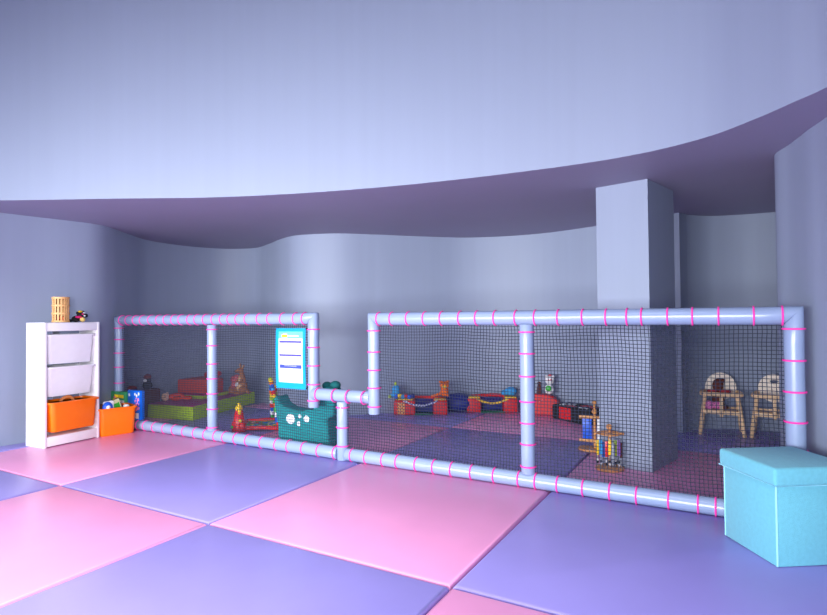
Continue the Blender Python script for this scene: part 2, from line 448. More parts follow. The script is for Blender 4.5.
# poster hung on the net
po = thing('poster', 'white notice with bright cyan border hung on the left netting', 'poster', (-.607, 1.262, .48))
def sheet(w0, w1, z0, z1, y0, th, bow=.006, n=8):
    mb = MB(); bm = mb.bm; V = []
    for s in (0, 1):
        V.append([[bm.verts.new((w0 + (w1 - w0) * i / n, y0 - s * th + (bow * math.sin(PI * (z0 + (z1 - z0) * k / n) / .45 * 1.0) if bow else 0) * -1, z0 + (z1 - z0) * k / n)) for k in range(n + 1)] for i in range(n + 1)])
    for s in (0, 1):
        for i in range(n):
            for k in range(n): bm.faces.new((V[s][i][k], V[s][i + 1][k], V[s][i + 1][k + 1], V[s][i][k + 1]))
    for i in range(n):
        for k in (0, n): bm.faces.new((V[0][i][k], V[0][i + 1][k], V[1][i + 1][k], V[1][i][k]))
        for a in (0, n): bm.faces.new((V[0][a][i], V[0][a][i + 1], V[1][a][i + 1], V[1][a][i]))
    return mb
sheet(-.148, .143, 0, .45, 0, .003).build('border', CYAN, po)
sheet(-.118, .118, .045, .375, -.0032, .001).build('white_panel', PAPER, po)
pr = sheet(-.118, .118, .375, .425, -.0032, .0008); pr.build('title_band', plain('pale_cyan_print', (104, 196, 226), .3), po)
def strip(mb, x0, x1, z0, z1, y=-.0046):
    zc = (z0 + z1) / 2; yb = -.006 * math.sin(PI * zc / .45)
    mb.box(((x0 + x1) / 2, y + yb, zc), (x1 - x0, .0012, z1 - z0))
mb = MB(); strip(mb, -.09, -.03, .383, .402); mb.build('yellow_title', YEL, po)
mb = MB(); strip(mb, -.02, .08, .388, .398); strip(mb, -.075, -.035, .408, .412); mb.build('white_title', PAPER, po)
mb = MB(); strip(mb, -.108, .108, .342, .356); mb.build('heading_bar', HEADB, po)
mb = MB(); strip(mb, -.108, .108, .242, .256); mb.build('heading_bar', HEADB, po)
mb = MB(); strip(mb, -.104, .108, .152, .178); mb.build('heading_bar', plain('deep_blue_print', (60, 74, 190), .3), po)
mb = MB()
for z, sp in ((.333, (-.1, -.02)), (.321, (-.1, .0)), (.309, (-.1, .07)), (.300, (-.1, -.04)), (.286, (-.1, .05)), (.274, (-.1, -.02)),
              (.232, (-.03, .01)), (.220, (-.1, .09)), (.209, (-.1, .05)), (.135, (-.09, -.04)), (.135, (.03, .06)), (.122, (-.09, -.02)),
              (.122, (.02, .08)), (.100, (-.1, .09)), (.088, (-.1, .1)), (.076, (-.1, .09)), (.064, (-.1, .1)), (.054, (-.08, .07))):
    x = sp[0]
    while x < sp[1]:
        w = random.uniform(.008, .02); strip(mb, x, min(x + w, sp[1]), z - .0018, z + .0018); x += w + .005
mb.build('text_lines', INK, po)
mb = MB(); strip(mb, -.095, .095, .161, .164); strip(mb, -.06, .06, .168, .171); mb.build('heading_text', PAPER, po)
for x, z in ((-.145, .443), (.145, .443), (-.145, .008), (.145, .008)):
    mb = MB(); mb.tube([(x, -.004, z), (x, .012, z + .006), (x * 1.03, .024, z + .008)], .004, 6); mb.build('tie', BLK, po)

# ------------------------------------------------------------------ storage unit, bins
UR = math.radians(4.26)
def U(x, y, z=0):   # unit local -> world (x toward the room, y along the front)
    return (-2.437 + x * math.cos(UR) - y * math.sin(UR), .462 + x * math.sin(UR) + y * math.cos(UR), z)
un = thing('storage_unit', 'tall white open storage unit holding pull-out bins against the left wall', 'storage unit', U(0, 0), UR)
D, W, H = .245, .457, .989; T = .020
for y in (T / 2, W - T / 2):
    mb = MB(); mb.box((-D / 2, y, H / 2), (D, T, H), bev=.003); sp = mb.build('side_panel', WHITE, un)
    mb = MB()
    sg = 1 if y < .1 else -1
    for k in range(8): mb.box((-D / 2, y + sg * (T / 2 + .003), .16 + k * .1), (D * .92, .006, .012), bev=.002)
    mb.build('bin_runner', WHITE, sp)
mb = MB(); mb.box((-D / 2, W / 2, H - .036), (D - .004, W - 2 * T, .068), bev=.003); mb.build('top_panel', WHITE, un)
mb = MB(); mb.box((-D / 2, W / 2, .045), (D - .004, W - 2 * T, .075), bev=.003); mb.build('plinth', WHITE, un)
mb = MB(); mb.box((-D + .012, W / 2, .5), (.016, .05, .85)); mb.build('back_rail', GRY, un)
def bin_parts(root, w, d, h, m):
    # w along local y, d along local x (back to -x), top at z=h
    mb = MB(); t = .004
    mb.rloft([(0, d / 2 * .82, w / 2 * .86), (.01, d / 2 * .84, w / 2 * .88), (h - .004, d / 2 * .95, w / 2 * .95), (h, d / 2 * .95, w / 2 * .95),
              (h, d / 2 * .95 - t, w / 2 * .95 - t), (.014, d / 2 * .84 - t, w / 2 * .88 - t)], .035, (0, 0, 0))
    mb.build('bin_body', m, root, 50)
    mb = MB()
    mb.rloft([(h - .016, d / 2 * .955, w / 2 * .955), (h - .016, d / 2 + .008, w / 2), (h - .003, d / 2 + .010, w / 2), (h, d / 2 + .006, w / 2 - .003),
              (h, d / 2 * .95 - t, w / 2 * .95 - t), (h - .016, d / 2 * .95 - t, w / 2 * .95 - t), (h - .016, d / 2 * .955, w / 2 * .955)], .03, (0, 0, 0))
    mb.build('rim', m, root, 50)
bd, bw, bh = .222, W - 2 * T - .010, .237
for z, dx, m, lab in ((.655, 0, FROST, 'frosted white bin in the top slot of the storage unit'),
                      (.395, 0, FROST, 'frosted white bin in the middle slot of the storage unit'),
                      (.117, .05, ORANGE, 'orange bin in the bottom slot of the storage unit')):
    b = thing('storage_bin', lab, 'bin', U(-D / 2 + dx + .004, W / 2, z), UR, 'bins in the storage unit')
    bin_parts(b, bw, bd, bh, m)
o = MB().torus((0, 0, 0), .045, .012, 'Y').build('toy_ring', plain('peach_plastic', (250, 150, 90), .4), None, loc=U(-.1, .24, .334))
o.rotation_euler = (.5, 0, UR + 1.2); tag(o, 'peach ring toy sticking out of the orange bin in the storage unit', 'toy')
o = MB().box((0, 0, 0), (.12, .16, .05), bev=.015).build('toy_block', YELC, None, loc=U(-.12, .22, .70)); o.rotation_euler = (0, 0, UR)
tag(o, 'yellow toy lying inside the top frosted bin', 'toy')
# bin on the floor
FB = math.radians(-15)
fb = thing('storage_bin', 'orange bin standing on the pink floor mat right of the storage unit', 'bin', (-2.530, 1.085, .001), FB)
bin_parts(fb, .315, .26, .240, ORANGE)
def inb(x, y, z): return (-2.530 + x * math.cos(FB) - y * math.sin(FB), 1.085 + x * math.sin(FB) + y * math.cos(FB), z)
o = MB().box((0, 0, 0), (.03, .085, .20), bev=.012).build('toy_book', WHT, None, loc=inb(.06, -.06, .20)); o.rotation_euler = (.1, .12, FB)
tag(o, 'white book standing up in the floor bin', 'book')
mb = MB(); mb.sph((0, 0, 0), (.03, .045, .05)); o = mb.build('blue_plush', ROY, None, loc=inb(.09, -.08, .245))
tag(o, 'round blue toy at the left front of the floor bin', 'toy')
mb = MB(); mb.sph((.03, -.01, .005), (.012, .018, .018)); mb.build('face', WHT, o)
o = MB().box((0, 0, 0), (.025, .075, .18), bev=.006).build('picture_book', mat('cream_card', (226, 220, 170), .5), None, loc=inb(.02, .02, .215)); o.rotation_euler = (.35, .2, FB)
tag(o, 'cream and green picture book leaning in the floor bin', 'book')
mb = MB(); mb.box((.0135, 0, .03), (.002, .055, .06)); mb.build('cover_print', GRN, o)
o = MB().box((0, 0, 0), (.02, .07, .18), bev=.004).build('picture_book', plain('maroon_card', (120, 40, 50)), None, loc=inb(-.04, .05, .215)); o.rotation_euler = (.5, .1, FB)
tag(o, 'maroon book behind the cream book in the floor bin', 'book')
mb = MB(); mb.sph((0, 0, 0), (.028, .03, .028)); o = mb.build('toy_ball', WHT, None, loc=inb(.05, .085, .225)); tag(o, 'small white ball toy at the right of the floor bin', 'toy')
mb = MB(); mb.sph((0, 0, 0), (.03, .035, .04)); o = mb.build('toy_figure', CHOC, None, loc=inb(.04, -.12, .235)); tag(o, 'dark brown toy at the far left of the floor bin', 'toy')
# boxes standing on the bottom rail behind the floor bin
bx = thing('game_box', 'blue game box with white and pink print behind the orange floor bin', 'box', (-2.530, 1.288, ZB + R0 + .001), 0)
mb = MB(); mb.box((.01, 0, .135), (.18, .05, .265), bev=.003); mb.build('box', BOXB, bx)
mb = MB()
for i in range(22):
    mb.sph((random.uniform(.012, .09), -.026, random.uniform(.09, .2)), (random.uniform(.005, .012), .002, random.uniform(.006, .014)), seg=8)
mb.build('pink_print', PKP, bx)
for p in ((-.055, .225), (.03, .235), (.085, .24), (.055, .222)):
    mb = MB(); mb.sph((p[0], -.026, p[1]), (.012, .002, .014), seg=8); mb.build('white_spot', WHT, bx)
mb = MB(); mb.box((.05, -.0257, .04), (.07, .001, .05)); mb.build('white_panel', WHT, bx)
gx = thing('game_box', 'green game box with yellow print left of the blue box', 'box', (-2.735, 1.268, ZB + R0 + .001), 0)
mb = MB(); mb.box((0, 0, .125), (.22, .045, .245), bev=.003); mb.build('box', BOXG, gx)
mb = MB(); mb.box((.02, -.0232, .205), (.14, .001, .03)); mb.sph((-.03, -.023, .16), (.05, .002, .03), seg=10); mb.build('yellow_print', YEL, gx)
mb = MB(); mb.box((.04, -.0232, .11), (.12, .001, .12)); mb.build('white_print', WHT, gx)

# on top of the unit
bk = thing('bamboo_basket', 'tall round bamboo slat basket on top of the storage unit', 'basket', U(-.115, .196, H + .001))
BH, BR = .208, .061
for z, h in ((0, .014), (.065, .014), (.13, .014), (BH - .016, .016)):
    mb = MB(); mb.lathe([(BR - .006, 0), (BR + .004, 0), (BR + .004, h), (BR - .006, h), (BR - .006, 0)], (0, 0, z), 32); mb.build('hoop', BAMBOO, bk)
for k in range(16):
    a = 2 * PI * k / 16
    mb = MB(); mb.box((BR * math.cos(a) - .003 * math.cos(a), BR * math.sin(a) - .003 * math.sin(a), BH / 2), (.006, .014, BH - .004), rz=a, bev=.0015); mb.build('slat', BAMBOO, bk)
mb = MB(); mb.lathe([(BR - .008, 0.001), (BR - .008, .006)]); mb.build('basket_floor', BAMBOO, bk)
for k, (m, lab) in enumerate(((RED, 'red ball in the bottom of the bamboo basket'), (YEL, 'yellow ball in the bottom of the bamboo basket'), (plain('wine_ball', (130, 24, 40)), 'wine red ball in the bottom of the bamboo basket'))):
    a = k * 2.1; q = U(-.115 + .026 * math.cos(a), .196 + .026 * math.sin(a), H + .032)
    tag(MB().sph((0, 0, 0), .024).build('toy_ball', m, None, loc=q), lab, 'ball')
pl = thing('plush_toy', 'small black plush with pink scarf lying on top of the storage unit', 'plush toy', U(-.10, .328, H), UR); pl.scale = (.9, .9, .9)
mb = MB(); mb.sph((0, -.015, .030), (.034, .04, .030)); mb.sph((.005, .03, .066), (.034, .036, .032)); mb.sph((.0, -.075, .014), (.018, .036, .014))
mb.sph((.02, .068, .062), (.012, .022, .02)); mb.sph((0, .0, .085), (.012, .014, .018)); mb.sph((0, .055, .092), (.012, .014, .018)); mb.sph((.035, -.04, .014), (.03, .014, .014))
blob(mb.build('body', BLK, pl), .005, 3)
mb = MB(); mb.sph((.026, -.005, .048), (.02, .034, .012)); mb.build('scarf', HOTP, pl)
mb = MB(); mb.sph((.036, .025, .024), (.022, .024, .022)); mb.build('paw', mat('yellow_plush', (244, 206, 120), .9), pl)
mb = MB(); mb.sph((.012, .018, .10), (.018, .020, .010)); mb.build('cap', YEL, pl)
mb = MB(); mb.sph((.03, .045, .088), (.008, .012, .007)); mb.sph((.036, .045, .06), (.006, .01, .008)); mb.build('face', WHT, pl)
mb = MB(); mb.sph((.038, .026, .075), (.006, .009, .007)); mb.build('nose', HOTP, pl)

# ------------------------------------------------------------------ ottoman
OA = math.atan2(-.266, .181)          # direction of the left face
ot = thing('storage_ottoman', 'square turquoise fabric storage ottoman with lid at the right edge', 'ottoman', (2.388, .751, 0.001), OA)
# local: +x runs from left corner to front corner (front corner at origin), +y goes back along the right face
L1, L2, HO = .325, .325, .320
mb = MB(); mb.box((-L1 / 2, L2 / 2, HO / 2), (L1, L2, HO), bev=.006); body = mb.build('body', CYANF, ot)
mb = MB()
for x, y in ((-.002, .002), (-L1 + .002, .002), (-.002, L2 - .002), (-L1 + .002, L2 - .002)): mb.tube([(x, y, .003), (x, y, HO)], .0042, 8)
mb.build('piping', SEAM, body)
mb = MB(); mb.box((-L1 / 2, L2 / 2, HO + .036), (L1 + .030, L2 + .030, .074), bev=.014, segs=4); lid = mb.build('lid', CYANF, ot, 60)
mb = MB(); hx, hy = L1 / 2 + .0135, L2 / 2 + .0135
mb.tube([(-L1 / 2 - hx, L2 / 2 - hy, HO + .001), (-L1 / 2 + hx, L2 / 2 - hy, HO + .001), (-L1 / 2 + hx, L2 / 2 + hy, HO + .001), (-L1 / 2 - hx, L2 / 2 + hy, HO + .001)], .003, 6, closed=True)
mb.build('hem', SEAM, lid)

# ------------------------------------------------------------------ left corner soft play
def quad_block(name, pts, z0, z1, mats, label, cat, bev=.02):
    mb = MB(); a = Vector((sum(p[0] for p in pts) / 4, sum(p[1] for p in pts) / 4))
    mb.prism([(p[0] - a.x, p[1] - a.y) for p in pts], 0, z1 - z0, bev=bev)
    o = mb.build(name, mats, None, 60, loc=(a.x, a.y, z0)); tag(o, label, cat); return o
pm = thing('play_mattress', 'lime sided foam mattress with magenta top in the left corner', 'mattress', (-2.4, 1.81, 0.001))
mp = [(0, 0), (-.32, 1.13), (-.88, .97), (-.58, -.09)]
mb = MB(); mb.prism(mp, 0, .136, bev=.010); mb.build('side_cover', LIME, pm, 60)
def inset(p, k):
    c = Vector((sum(a[0] for a in p) / len(p), sum(a[1] for a in p) / len(p))); return [tuple(Vector(a) + (c - Vector(a)).normalized() * k) for a in p]
mb = MB(); mb.prism(inset(mp, .010), .1355, .1395, bev=.002); mb.build('top_cover', MAG, pm, 60)
z0 = .140
pm2 = thing('play_mattress', 'thin lime foam mat under the orange red backrest block', 'mattress', (-2.93, 2.40, z0))
q2 = [(.20, -.20), (.13, .22), (-.28, .22), (-.22, -.24)]
mb = MB(); mb.prism(q2, 0, .035, bev=.006); mb.build('side_cover', LIME, pm2, 60)
mb = MB(); mb.prism(inset(q2, .008), .0345, .038, bev=.001); mb.build('top_cover', MAG, pm2, 60)
mb = MB(); mb.prism([(-.20, -.16), (.17, -.03), (.11, .21), (-.24, .20)], 0, .155, bev=.02)
o = mb.build('backrest_block', ORED, None, 60, loc=(-2.97, 2.38, z0 + .039)); tag(o, 'orange red foam backrest block on the lime mattress', 'foam block')
mb = MB(); mb.sph((0, 0, .045), (.10, .09, .045)); mb.sph((-.09, -.01, .03), (.04, .04, .03)); o = blob(mb.build('red_cushion', RED, None, loc=(-2.93, 2.51, .334)), .012, 3)
tag(o, 'red cushion on top of the orange red foam block by the kangaroo', 'cushion')
o = quad_block('foam_block', [(-3.0, 1.66), (-3.055, 1.92), (-3.19, 1.88), (-3.075, 1.66)], .001, .275, CHOC, 'dark brown foam block at the left wall behind the game boxes', 'foam block')
dl = thing('doll', 'dark doll with red hat and pale face sitting on the brown block', 'doll', (-3.085, 1.79, .276), -.6)
mb = MB(); mb.sph((0, 0, .04), (.045, .05, .045)); mb.sph((0, 0, .10), (.035, .035, .04)); blob(mb.build('body', BLK, dl), .007, 3)
mb = MB(); mb.sph((.022, -.022, .095), (.02, .02, .016)); mb.build('face', WHT, dl)
mb = MB(); mb.sph((0, 0, .13), (.038, .038, .03)); mb.build('hat', DRED, dl)
dl = thing('doll', 'dark red doll low at the left wall beside the fence end post', 'doll', (-2.86, 1.47, .001), -.4)
mb = MB(); mb.sph((0, 0, .09), (.05, .05, .09)); mb.sph((0, 0, .21), (.045, .045, .05)); mb.sph((0, 0, .30), (.05, .05, .055)); blob(mb.build('body', CHOC, dl), .009, 4)
mb = MB(); mb.sph((.035, -.03, .30), (.018, .018, .03)); mb.build('face', WHT, dl)
mb = MB(); mb.sph((0, 0, .335), (.045, .045, .025)); mb.build('hat', DRED, dl)
pw = thing('baby_doll', 'baby doll in an orange suit lying on the magenta mattress', 'doll', (-2.915, 2.01, z0 + .001), .9); pw.scale = (.85, .85, .95)
mb = MB(); mb.sph((0, 0, .04), (.10, .06, .042)); mb.sph((.13, .03, .022), (.06, .025, .02)); mb.sph((.13, -.03, .022), (.06, .025, .02)); blob(mb.build('suit', plain('orange_suit', (240, 70, 24), .8), pw), .009, 4)
mb = MB(); mb.sph((-.13, 0, .045), (.045, .045, .045)); mb.sph((-.10, -.07, .06), (.02, .02, .05)); mb.sph((-.12, -.06, .03), (.025, .02, .028)); blob(mb.build('head', SKIN, pw), .007, 3)
mb = MB(); mb.box((.01, -.055, .045), (.09, .01, .012)); mb.build('chest_print', CHOC, pw)

kg = thing('kangaroo_plush', 'brown sitting kangaroo plush on the far end of the lime mattress', 'plush toy', (-2.68, 2.72, z0), -.35)
mb = MB()   # faces local -y
mb.sph((0, .0, .075), (.062, .055, .078)); mb.sph((.005, -.005, .15), (.042, .04, .07)); mb.tube([(.01, -.01, .18), (.015, -.02, .25)], [.034, .026], 12)
mb.sph((.012, -.035, .272), (.030, .042, .032)); mb.sph((.0, -.075, .262), (.018, .024, .018))
mb.sph((-.018, -.02, .325), (.014, .010, .034), Matrix.Rotation(-.35, 3, 'Y')); mb.sph((.052, -.015, .315), (.015, .010, .034), Matrix.Rotation(.8, 3, 'Y'))
mb.sph((-.055, -.04, .05), (.035, .05, .045)); mb.sph((.06, -.03, .05), (.032, .05, .045))
mb.sph((-.06, -.10, .02), (.022, .055, .019)); mb.sph((.075, -.095, .02), (.022, .055, .019))
mb.tube([(-.035, -.03, .17), (-.05, -.07, .12)], [.014, .012], 8); mb.tube([(.045, -.03, .17), (.045, -.07, .12)], [.014, .012], 8)
mb.tube([(.03, .03, .03), (.10, .03, .022), (.17, 0, .016)], [.03, .022, .01], 10)
blob(mb.build('body', BRN, kg), .006, 4)
mb = MB(); mb.sph((0, -.037, .075), (.05, .035, .055)); mb.sph((.005, -.028, .17), (.026, .03, .045)); mb.build('belly', TAN, kg)
mb = MB(); mb.sph((-.018, -.029, .326), (.007, .006, .022), Matrix.Rotation(-.35, 3, 'Y')); mb.build('inner_ear', TAN, kg)
mb = MB(); mb.sph((.053, -.024, .316), (.008, .006, .022), Matrix.Rotation(.8, 3, 'Y')); mb.build('inner_ear', TAN, kg)
mb = MB(); mb.sph((-.016, -.055, .285), .005); mb.sph((.036, -.055, .285), .005); mb.sph((-.002, -.099, .265), .007); mb.build('eyes_and_nose', BLK, kg)
mb = MB(); mb.sph((-.005, -.065, .115), (.03, .022, .02)); mb.sph((.0, -.08, .1), (.012, .01, .01)); mb.build('joey', WHT, kg)
pc = thing('plush_toy', 'pink checked cloth bundle beside the kangaroo plush', 'plush toy', (-2.78, 2.70, z0 + .001), -.3)
mb = MB(); mb.sph((0, 0, .09), (.055, .05, .065)); mb.sph((-.02, 0, .16), (.06, .045, .045)); mb.sph((.03, 0, .19), (.045, .035, .03)); blob(mb.build('cloth', PLAID, pc), .008, 3)
mb = MB(); mb.sph((-.055, -.02, .04), (.03, .04, .045)); mb.sph((.03, -.05, .03), (.025, .03, .03)); mb.build('feet', BRN, pc)

# ------------------------------------------------------------------ baby gym
gm = thing('baby_gym', 'red framed baby activity gym with a rainbow block arch', 'baby gym', (-1.53, 1.92, .001))
A, B_, Cc, Dd = (-.03, -.26), (.25, -.09), (-.27, .03), (-.20, .30)   # front-left, front-right, back-left, back-right
D2 = (.02, .26)
mb = MB(); mb.prism([A, B_, D2, Cc], .012, .024); mb.build('play_board', GRN, gm)
mb = MB()
for i in range(46):
    s, t = random.uniform(.1, .9), random.uniform(.1, .9)
    p = Vector(A).lerp(Vector(B_), s).lerp(Vector(Cc).lerp(Vector(D2), s), t)
    mb.sph((p.x, p.y, .025), (random.uniform(.012, .03), random.uniform(.012, .026), .004), mi=i % 5, seg=8)
mb.build('board_pictures', [ROY, YEL, RED, SKY, WHT], gm)
mb = MB()
for p, q in ((A, B_), (Cc, D2), (B_, D2), (A, Cc)):
    mb.tube([(p[0], p[1], .024), ((p[0] + q[0]) / 2, (p[1] + q[1]) / 2, .03), (q[0], q[1], .024)], .019, 8)
mb.build('frame', REDP, gm, 60)
mb = MB(); mb.lathe([(.062, 0), (.062, .03), (.048, .09), (.040, .16), (.015, .19)], (-.05, -.27, 0)); mb.sph((-.05, -.27, .165), .036); mb.sph((-.095, -.27, .05), (.035, .03, .05)); mb.sph((.0, -.285, .05), (.035, .03, .05))
fg = mb.build('corner_figure', REDP, gm, 60)
mb = MB(); mb.sph((-.05, -.27, .205), (.034, .034, .03)); mb.sph((-.05, -.27, .235), (.014, .014, .02)); mb.sph((-.02, -.29, .18), (.014, .014, .03)); mb.build('hair', YEL, fg)
mb = MB(); mb.sph((.015, -.315, .105), .016); mb.build('yellow_knob', YEL, fg)
mb = MB(); mb.sph((-.075, -.325, .045), .014); mb.build('green_knob', GRN, fg)
apex = Vector((-.05, .12, .435)); legA = Vector((-.20, .30, .02)); legB = Vector((.24, -.08, .02))
cols = [GRN, WHT, ROY, REDP, WHT, LIME, YEL, ORANGE, ROY, SKY, REDP, YEL, GRN, ORANGE]
def blocks(p0, p1, n, bulge, ph):
    for k in range(n):
        a, b = k / n, (k + .93) / n
        def pt(t): v = p0.lerp(p1, t); return (v.x, v.y, v.z + bulge * math.sin(PI * t))
        mb = MB(); m_ = (a + b) / 2; r = .022 if k % 2 else .018
        mb.tube([pt(a), pt(m_), pt(b)], [r * .9, r, r * .9], 10); mb.build('arch_block', cols[(k + ph) % len(cols)], gm, 50)
blocks(legA, apex, 12, .02, 0); blocks(apex, legB, 13, .05, 5)
mb = MB(); mb.tube([(.0, .10, .40), (.03, .09, .30)], .005, 6); hg = mb.build('hanging_toy', WHT, gm)
for k, (z, m) in enumerate(((.36, YEL), (.33, REDP), (.30, LIME), (.27, GRN), (.24, ORANGE))):
    mb = MB(); mb.sph((.03 + .005 * k, .09, z), (.024, .024, .02)); mb.build('bead', m, hg)

# ------------------------------------------------------------------ teal cushion
tc_ = thing('animal_cushion', 'large teal knitted animal cushion with white spots for a face against the fence net', 'cushion', (.04, 1.455, .004))
out = [(-.90, 0), (-.905, .16), (-.95, .365), (-.925, .395), (-.885, .33), (-.81, .30), (-.66, .293), (-.56, .31), (-.50, .345), (-.485, .40), (-.47, .47),
       (-.43, .485), (-.385, .475), (-.36, .42), (-.35, .385), (-.35, .268), (-.415, .252), (-.408, .2), (-.40, .13), (-.40, 0)]
mb = MB(); mb.prism(out, -.075, .075, M=Matrix.Rotation(PI / 2, 4, 'X'))
blob(mb.build('body', TEAL, tc_), .011, 9)
mb = MB(); mb.sph((-.465, -.0, .488), (.036, .04, .030)); mb.sph((-.395, .01, .49), (.042, .045, .036)); mb.build('top_bobble', DTEAL, tc_)
mb = MB(); mb.sph((-.41, .0, .045), (.035, .06, .035)); mb.build('foot', DTEAL, tc_)
for n_, x, z, rx, rz in (('eye', -.765, .222, .046, .040), ('eye', -.605, .235, .029, .027), ('nose', -.672, .250, .018, .015), ('mouth', -.683, .192, .016, .022)):
    mb = MB(); mb.sph((x, -.073, z), (rx, .008, rz)); mb.build(n_, WHT, tc_)

# ------------------------------------------------------------------ soft toys along the back wall
def nest(loc, rz, l, label, trim, wa):
    n = thing('soft_play_block', label, 'soft play block', loc, rz)
    # local x along the front, -y to the viewer
    for x, w_ in ((-l / 2 + .5 * wa, wa), (l / 2 - .075, .15)):
        mb = MB(); mb.box((x, 0, .075), (w_, .17, .15), bev=.018, segs=3); b = mb.build('end_block', RED, n, 60)
        mb = MB(); mb.box((x, -.01, .156), (w_ * .8, .12, .012), bev=.005); mb.build('top_patch', YPAT if trim is YPAT else YELC, b)
    mb = MB(); mb.box((0, .07, .075), (l - .24, .03, .14), bev=.01); mb.build('back_panel', NAVY, n)
    mb = MB(); mb.tube([(-l / 2 + .05, .075, .15), (0, .085, .165), (l / 2 - .05, .075, .15)], .018, 10); mb.build('back_roll', RED, n)
    mb = MB(); bm = mb.bm; N = 12; V = []
    for i in range(N + 1):
        t = i / N; x = (-l / 2 + .115) + (l - .23) * t; sag = .045 * math.sin(PI * t)
        V.append([bm.verts.new((x, -.075, .145 - sag)), bm.verts.new((x, .06, .15 - sag * .4)), bm.verts.new((x, .06, .142 - sag * .4)), bm.verts.new((x, -.075, .135 - sag))])
    for a, b in zip(V, V[1:]):
        for k in range(4): bm.faces.new((a[k], a[(k + 1) % 4], b[(k + 1) % 4], b[k]))
    bm.faces.new(V[0]); bm.faces.new(V[-1][::-1]); mb.build('sling', NAVY, n, 60)
    mb = MB(); mb.tube([((-l / 2 + .1) + (l - .2) * i / 12, -.08, .147 - .05 * math.sin(PI * i / 12)) for i in range(13)], .011, 8); mb.build('sling_trim', trim, n)
    mb = MB(); mb.box((0, .0, .006), (l - .24, .14, .012)); mb.build('base_pad', LGRN, n)
    return n
n1 = nest((-.57, 3.17, .001), math.radians(27), .55, 'red soft play block with white patterned sling, blue plush on its left end', WPAT, .22)
mb = MB(); mb.box((-.20, -.086, .07), (.075, .004, .12), bev=.001); mb.build('patterned_patch', YPAT, n1)
n2 = nest((.03, 3.635, .001), math.radians(27), .53, 'red soft play block with yellow edged sling left of the middle fence post', YELC, .15)
cu = MB().sph((0, 0, .095), (.17, .13, .095), seg=24).build('floor_cushion', NAVY, None, loc=(-.30, 3.50, .001)); tag(cu, 'round navy blue floor cushion behind the tiger plush', 'cushion')
p = thing('plush_toy', 'sky blue plush with green top on the left red play block', 'plush toy', (-.80, 3.055, .164), .4)
mb = MB(); mb.sph((0, 0, .04), (.05, .045, .042)); mb.sph((0, 0, .095), (.042, .04, .042)); mb.sph((-.06, -.01, .02), (.02, .02, .02)); blob(mb.build('body', SKY, p), .007, 3)
mb = MB(); mb.lathe([(.016, 0), (.012, .03), (.006, .045)], (-.005, 0, .125)); mb.build('tuft', LIME, p)
mb = MB(); mb.sph((-.062, -.02, .02), (.018, .018, .018)); mb.build('paw', LIME, p)
p = thing('caterpillar_toy', 'multicoloured caterpillar toy on the left red play block', 'toy', (-.725, 3.075, .164), .3)
for k, m in enumerate((ROY, YEL, SKY, RED, ROY, NAVY)):
    mb = MB(); mb.sph((-.06 + .034 * k, -.045, .024 + .008 * (k % 2)), (.024, .024, .024)); mb.build('segment', m, p)
p = thing('tiger_plush', 'orange plush tiger draped over the right end of the patterned play block', 'plush toy', (-.375, 3.33, .164), .5)
mb = MB(); mb.sph((0, .02, .06), (.045, .05, .06)); mb.sph((0, -.005, .125), (.05, .045, .042)); mb.sph((-.04, 0, .165), .017); mb.sph((.04, 0, .165), .017)
mb.tube([(-.03, -.01, .05), (-.09, -.03, .025), (-.14, -.03, .018)], [.018, .015, .013], 8); mb.tube([(.02, -.02, .05), (.03, -.07, .02)], [.018, .014], 8)
blob(mb.build('body', ORC, p), .007, 3)
mb = MB(); mb.sph((0, -.042, .115), (.025, .014, .018)); mb.build('muzzle', YELC, p)
mb = MB()
for x in (-.03, 0, .03): mb.box((x, -.035, .155), (.006, .02, .014))
mb.build('stripes', CHOC, p)
mb = MB(); mb.sph((-.018, -.048, .132), .005); mb.sph((.018, -.048, .132), .005); mb.build('eyes', BLK, p)
p = thing('plush_toy', 'sky blue plush resting on the second red play block', 'plush toy', (.19, 3.72, .168), .3)
mb = MB(); mb.sph((.02, .01, .045), (.065, .05, .046)); mb.sph((-.05, 0, .03), (.035, .03, .03)); blob(mb.build('body', SKY, p), .008, 3)
# red arch cushion
rc = thing('arch_cushion', 'red half round soft cushion behind the middle fence post', 'cushion', (.585, 3.70, .001), .16)
poly = [(-.16, 0), (-.16, .21)] + [(.16 * math.sin(a) , .21 * math.cos(a) ** .7 if math.cos(a) > 0 else 0) for a in [i * PI / 24 for i in range(0, 12)]] + [(.165, 0)]
mb = MB(); mb.prism(poly, -.05, .05, M=Matrix.Rotation(PI / 2, 4, 'X')); o = mb.build('body', RED, rc, 50)
m_ = o.modifiers.new('bevel', 'BEVEL'); m_.width = .012; m_.segments = 3
mb = MB(); mb.tube([(.0 + .07 * math.cos(a), -.0515, .09 + .07 * math.sin(a)) for a in [PI * .5 + i * .12 for i in range(9)]], .003, 6); mb.build('stitching', PLAID, rc)
p = thing('toy_figure', 'white and green toy figure standing on the red arch cushion', 'toy', (.625, 3.705, .210), .16); p.scale = (1.4, 1.2, 1.25)
mb = MB(); mb.sph((0, 0, .04), (.035, .03, .04)); mb.sph((0.005, 0, .115), (.034, .03, .034)); mb.sph((-.02, 0, .145), .012); mb.sph((.03, 0, .145), .012); blob(mb.build('body', WHT, p), .006, 2)
mb = MB(); mb.sph((-.002, -.024, .05), (.022, .012, .024)); mb.build('green_bib', GRN, p)
mb = MB(); mb.lathe([(.02, 0), (.018, .05), (.012, .075)], (-.07, 0, 0)); mb.sph((-.07, 0, .085), .016); mb.build('brown_figure', CHOC, p)
mb = MB(); mb.sph((.0, -.028, .118), .006); mb.sph((.018, -.028, .122), .006); mb.sph((.01, 0, .155), (.014, .01, .006)); mb.build('face', RED, p)
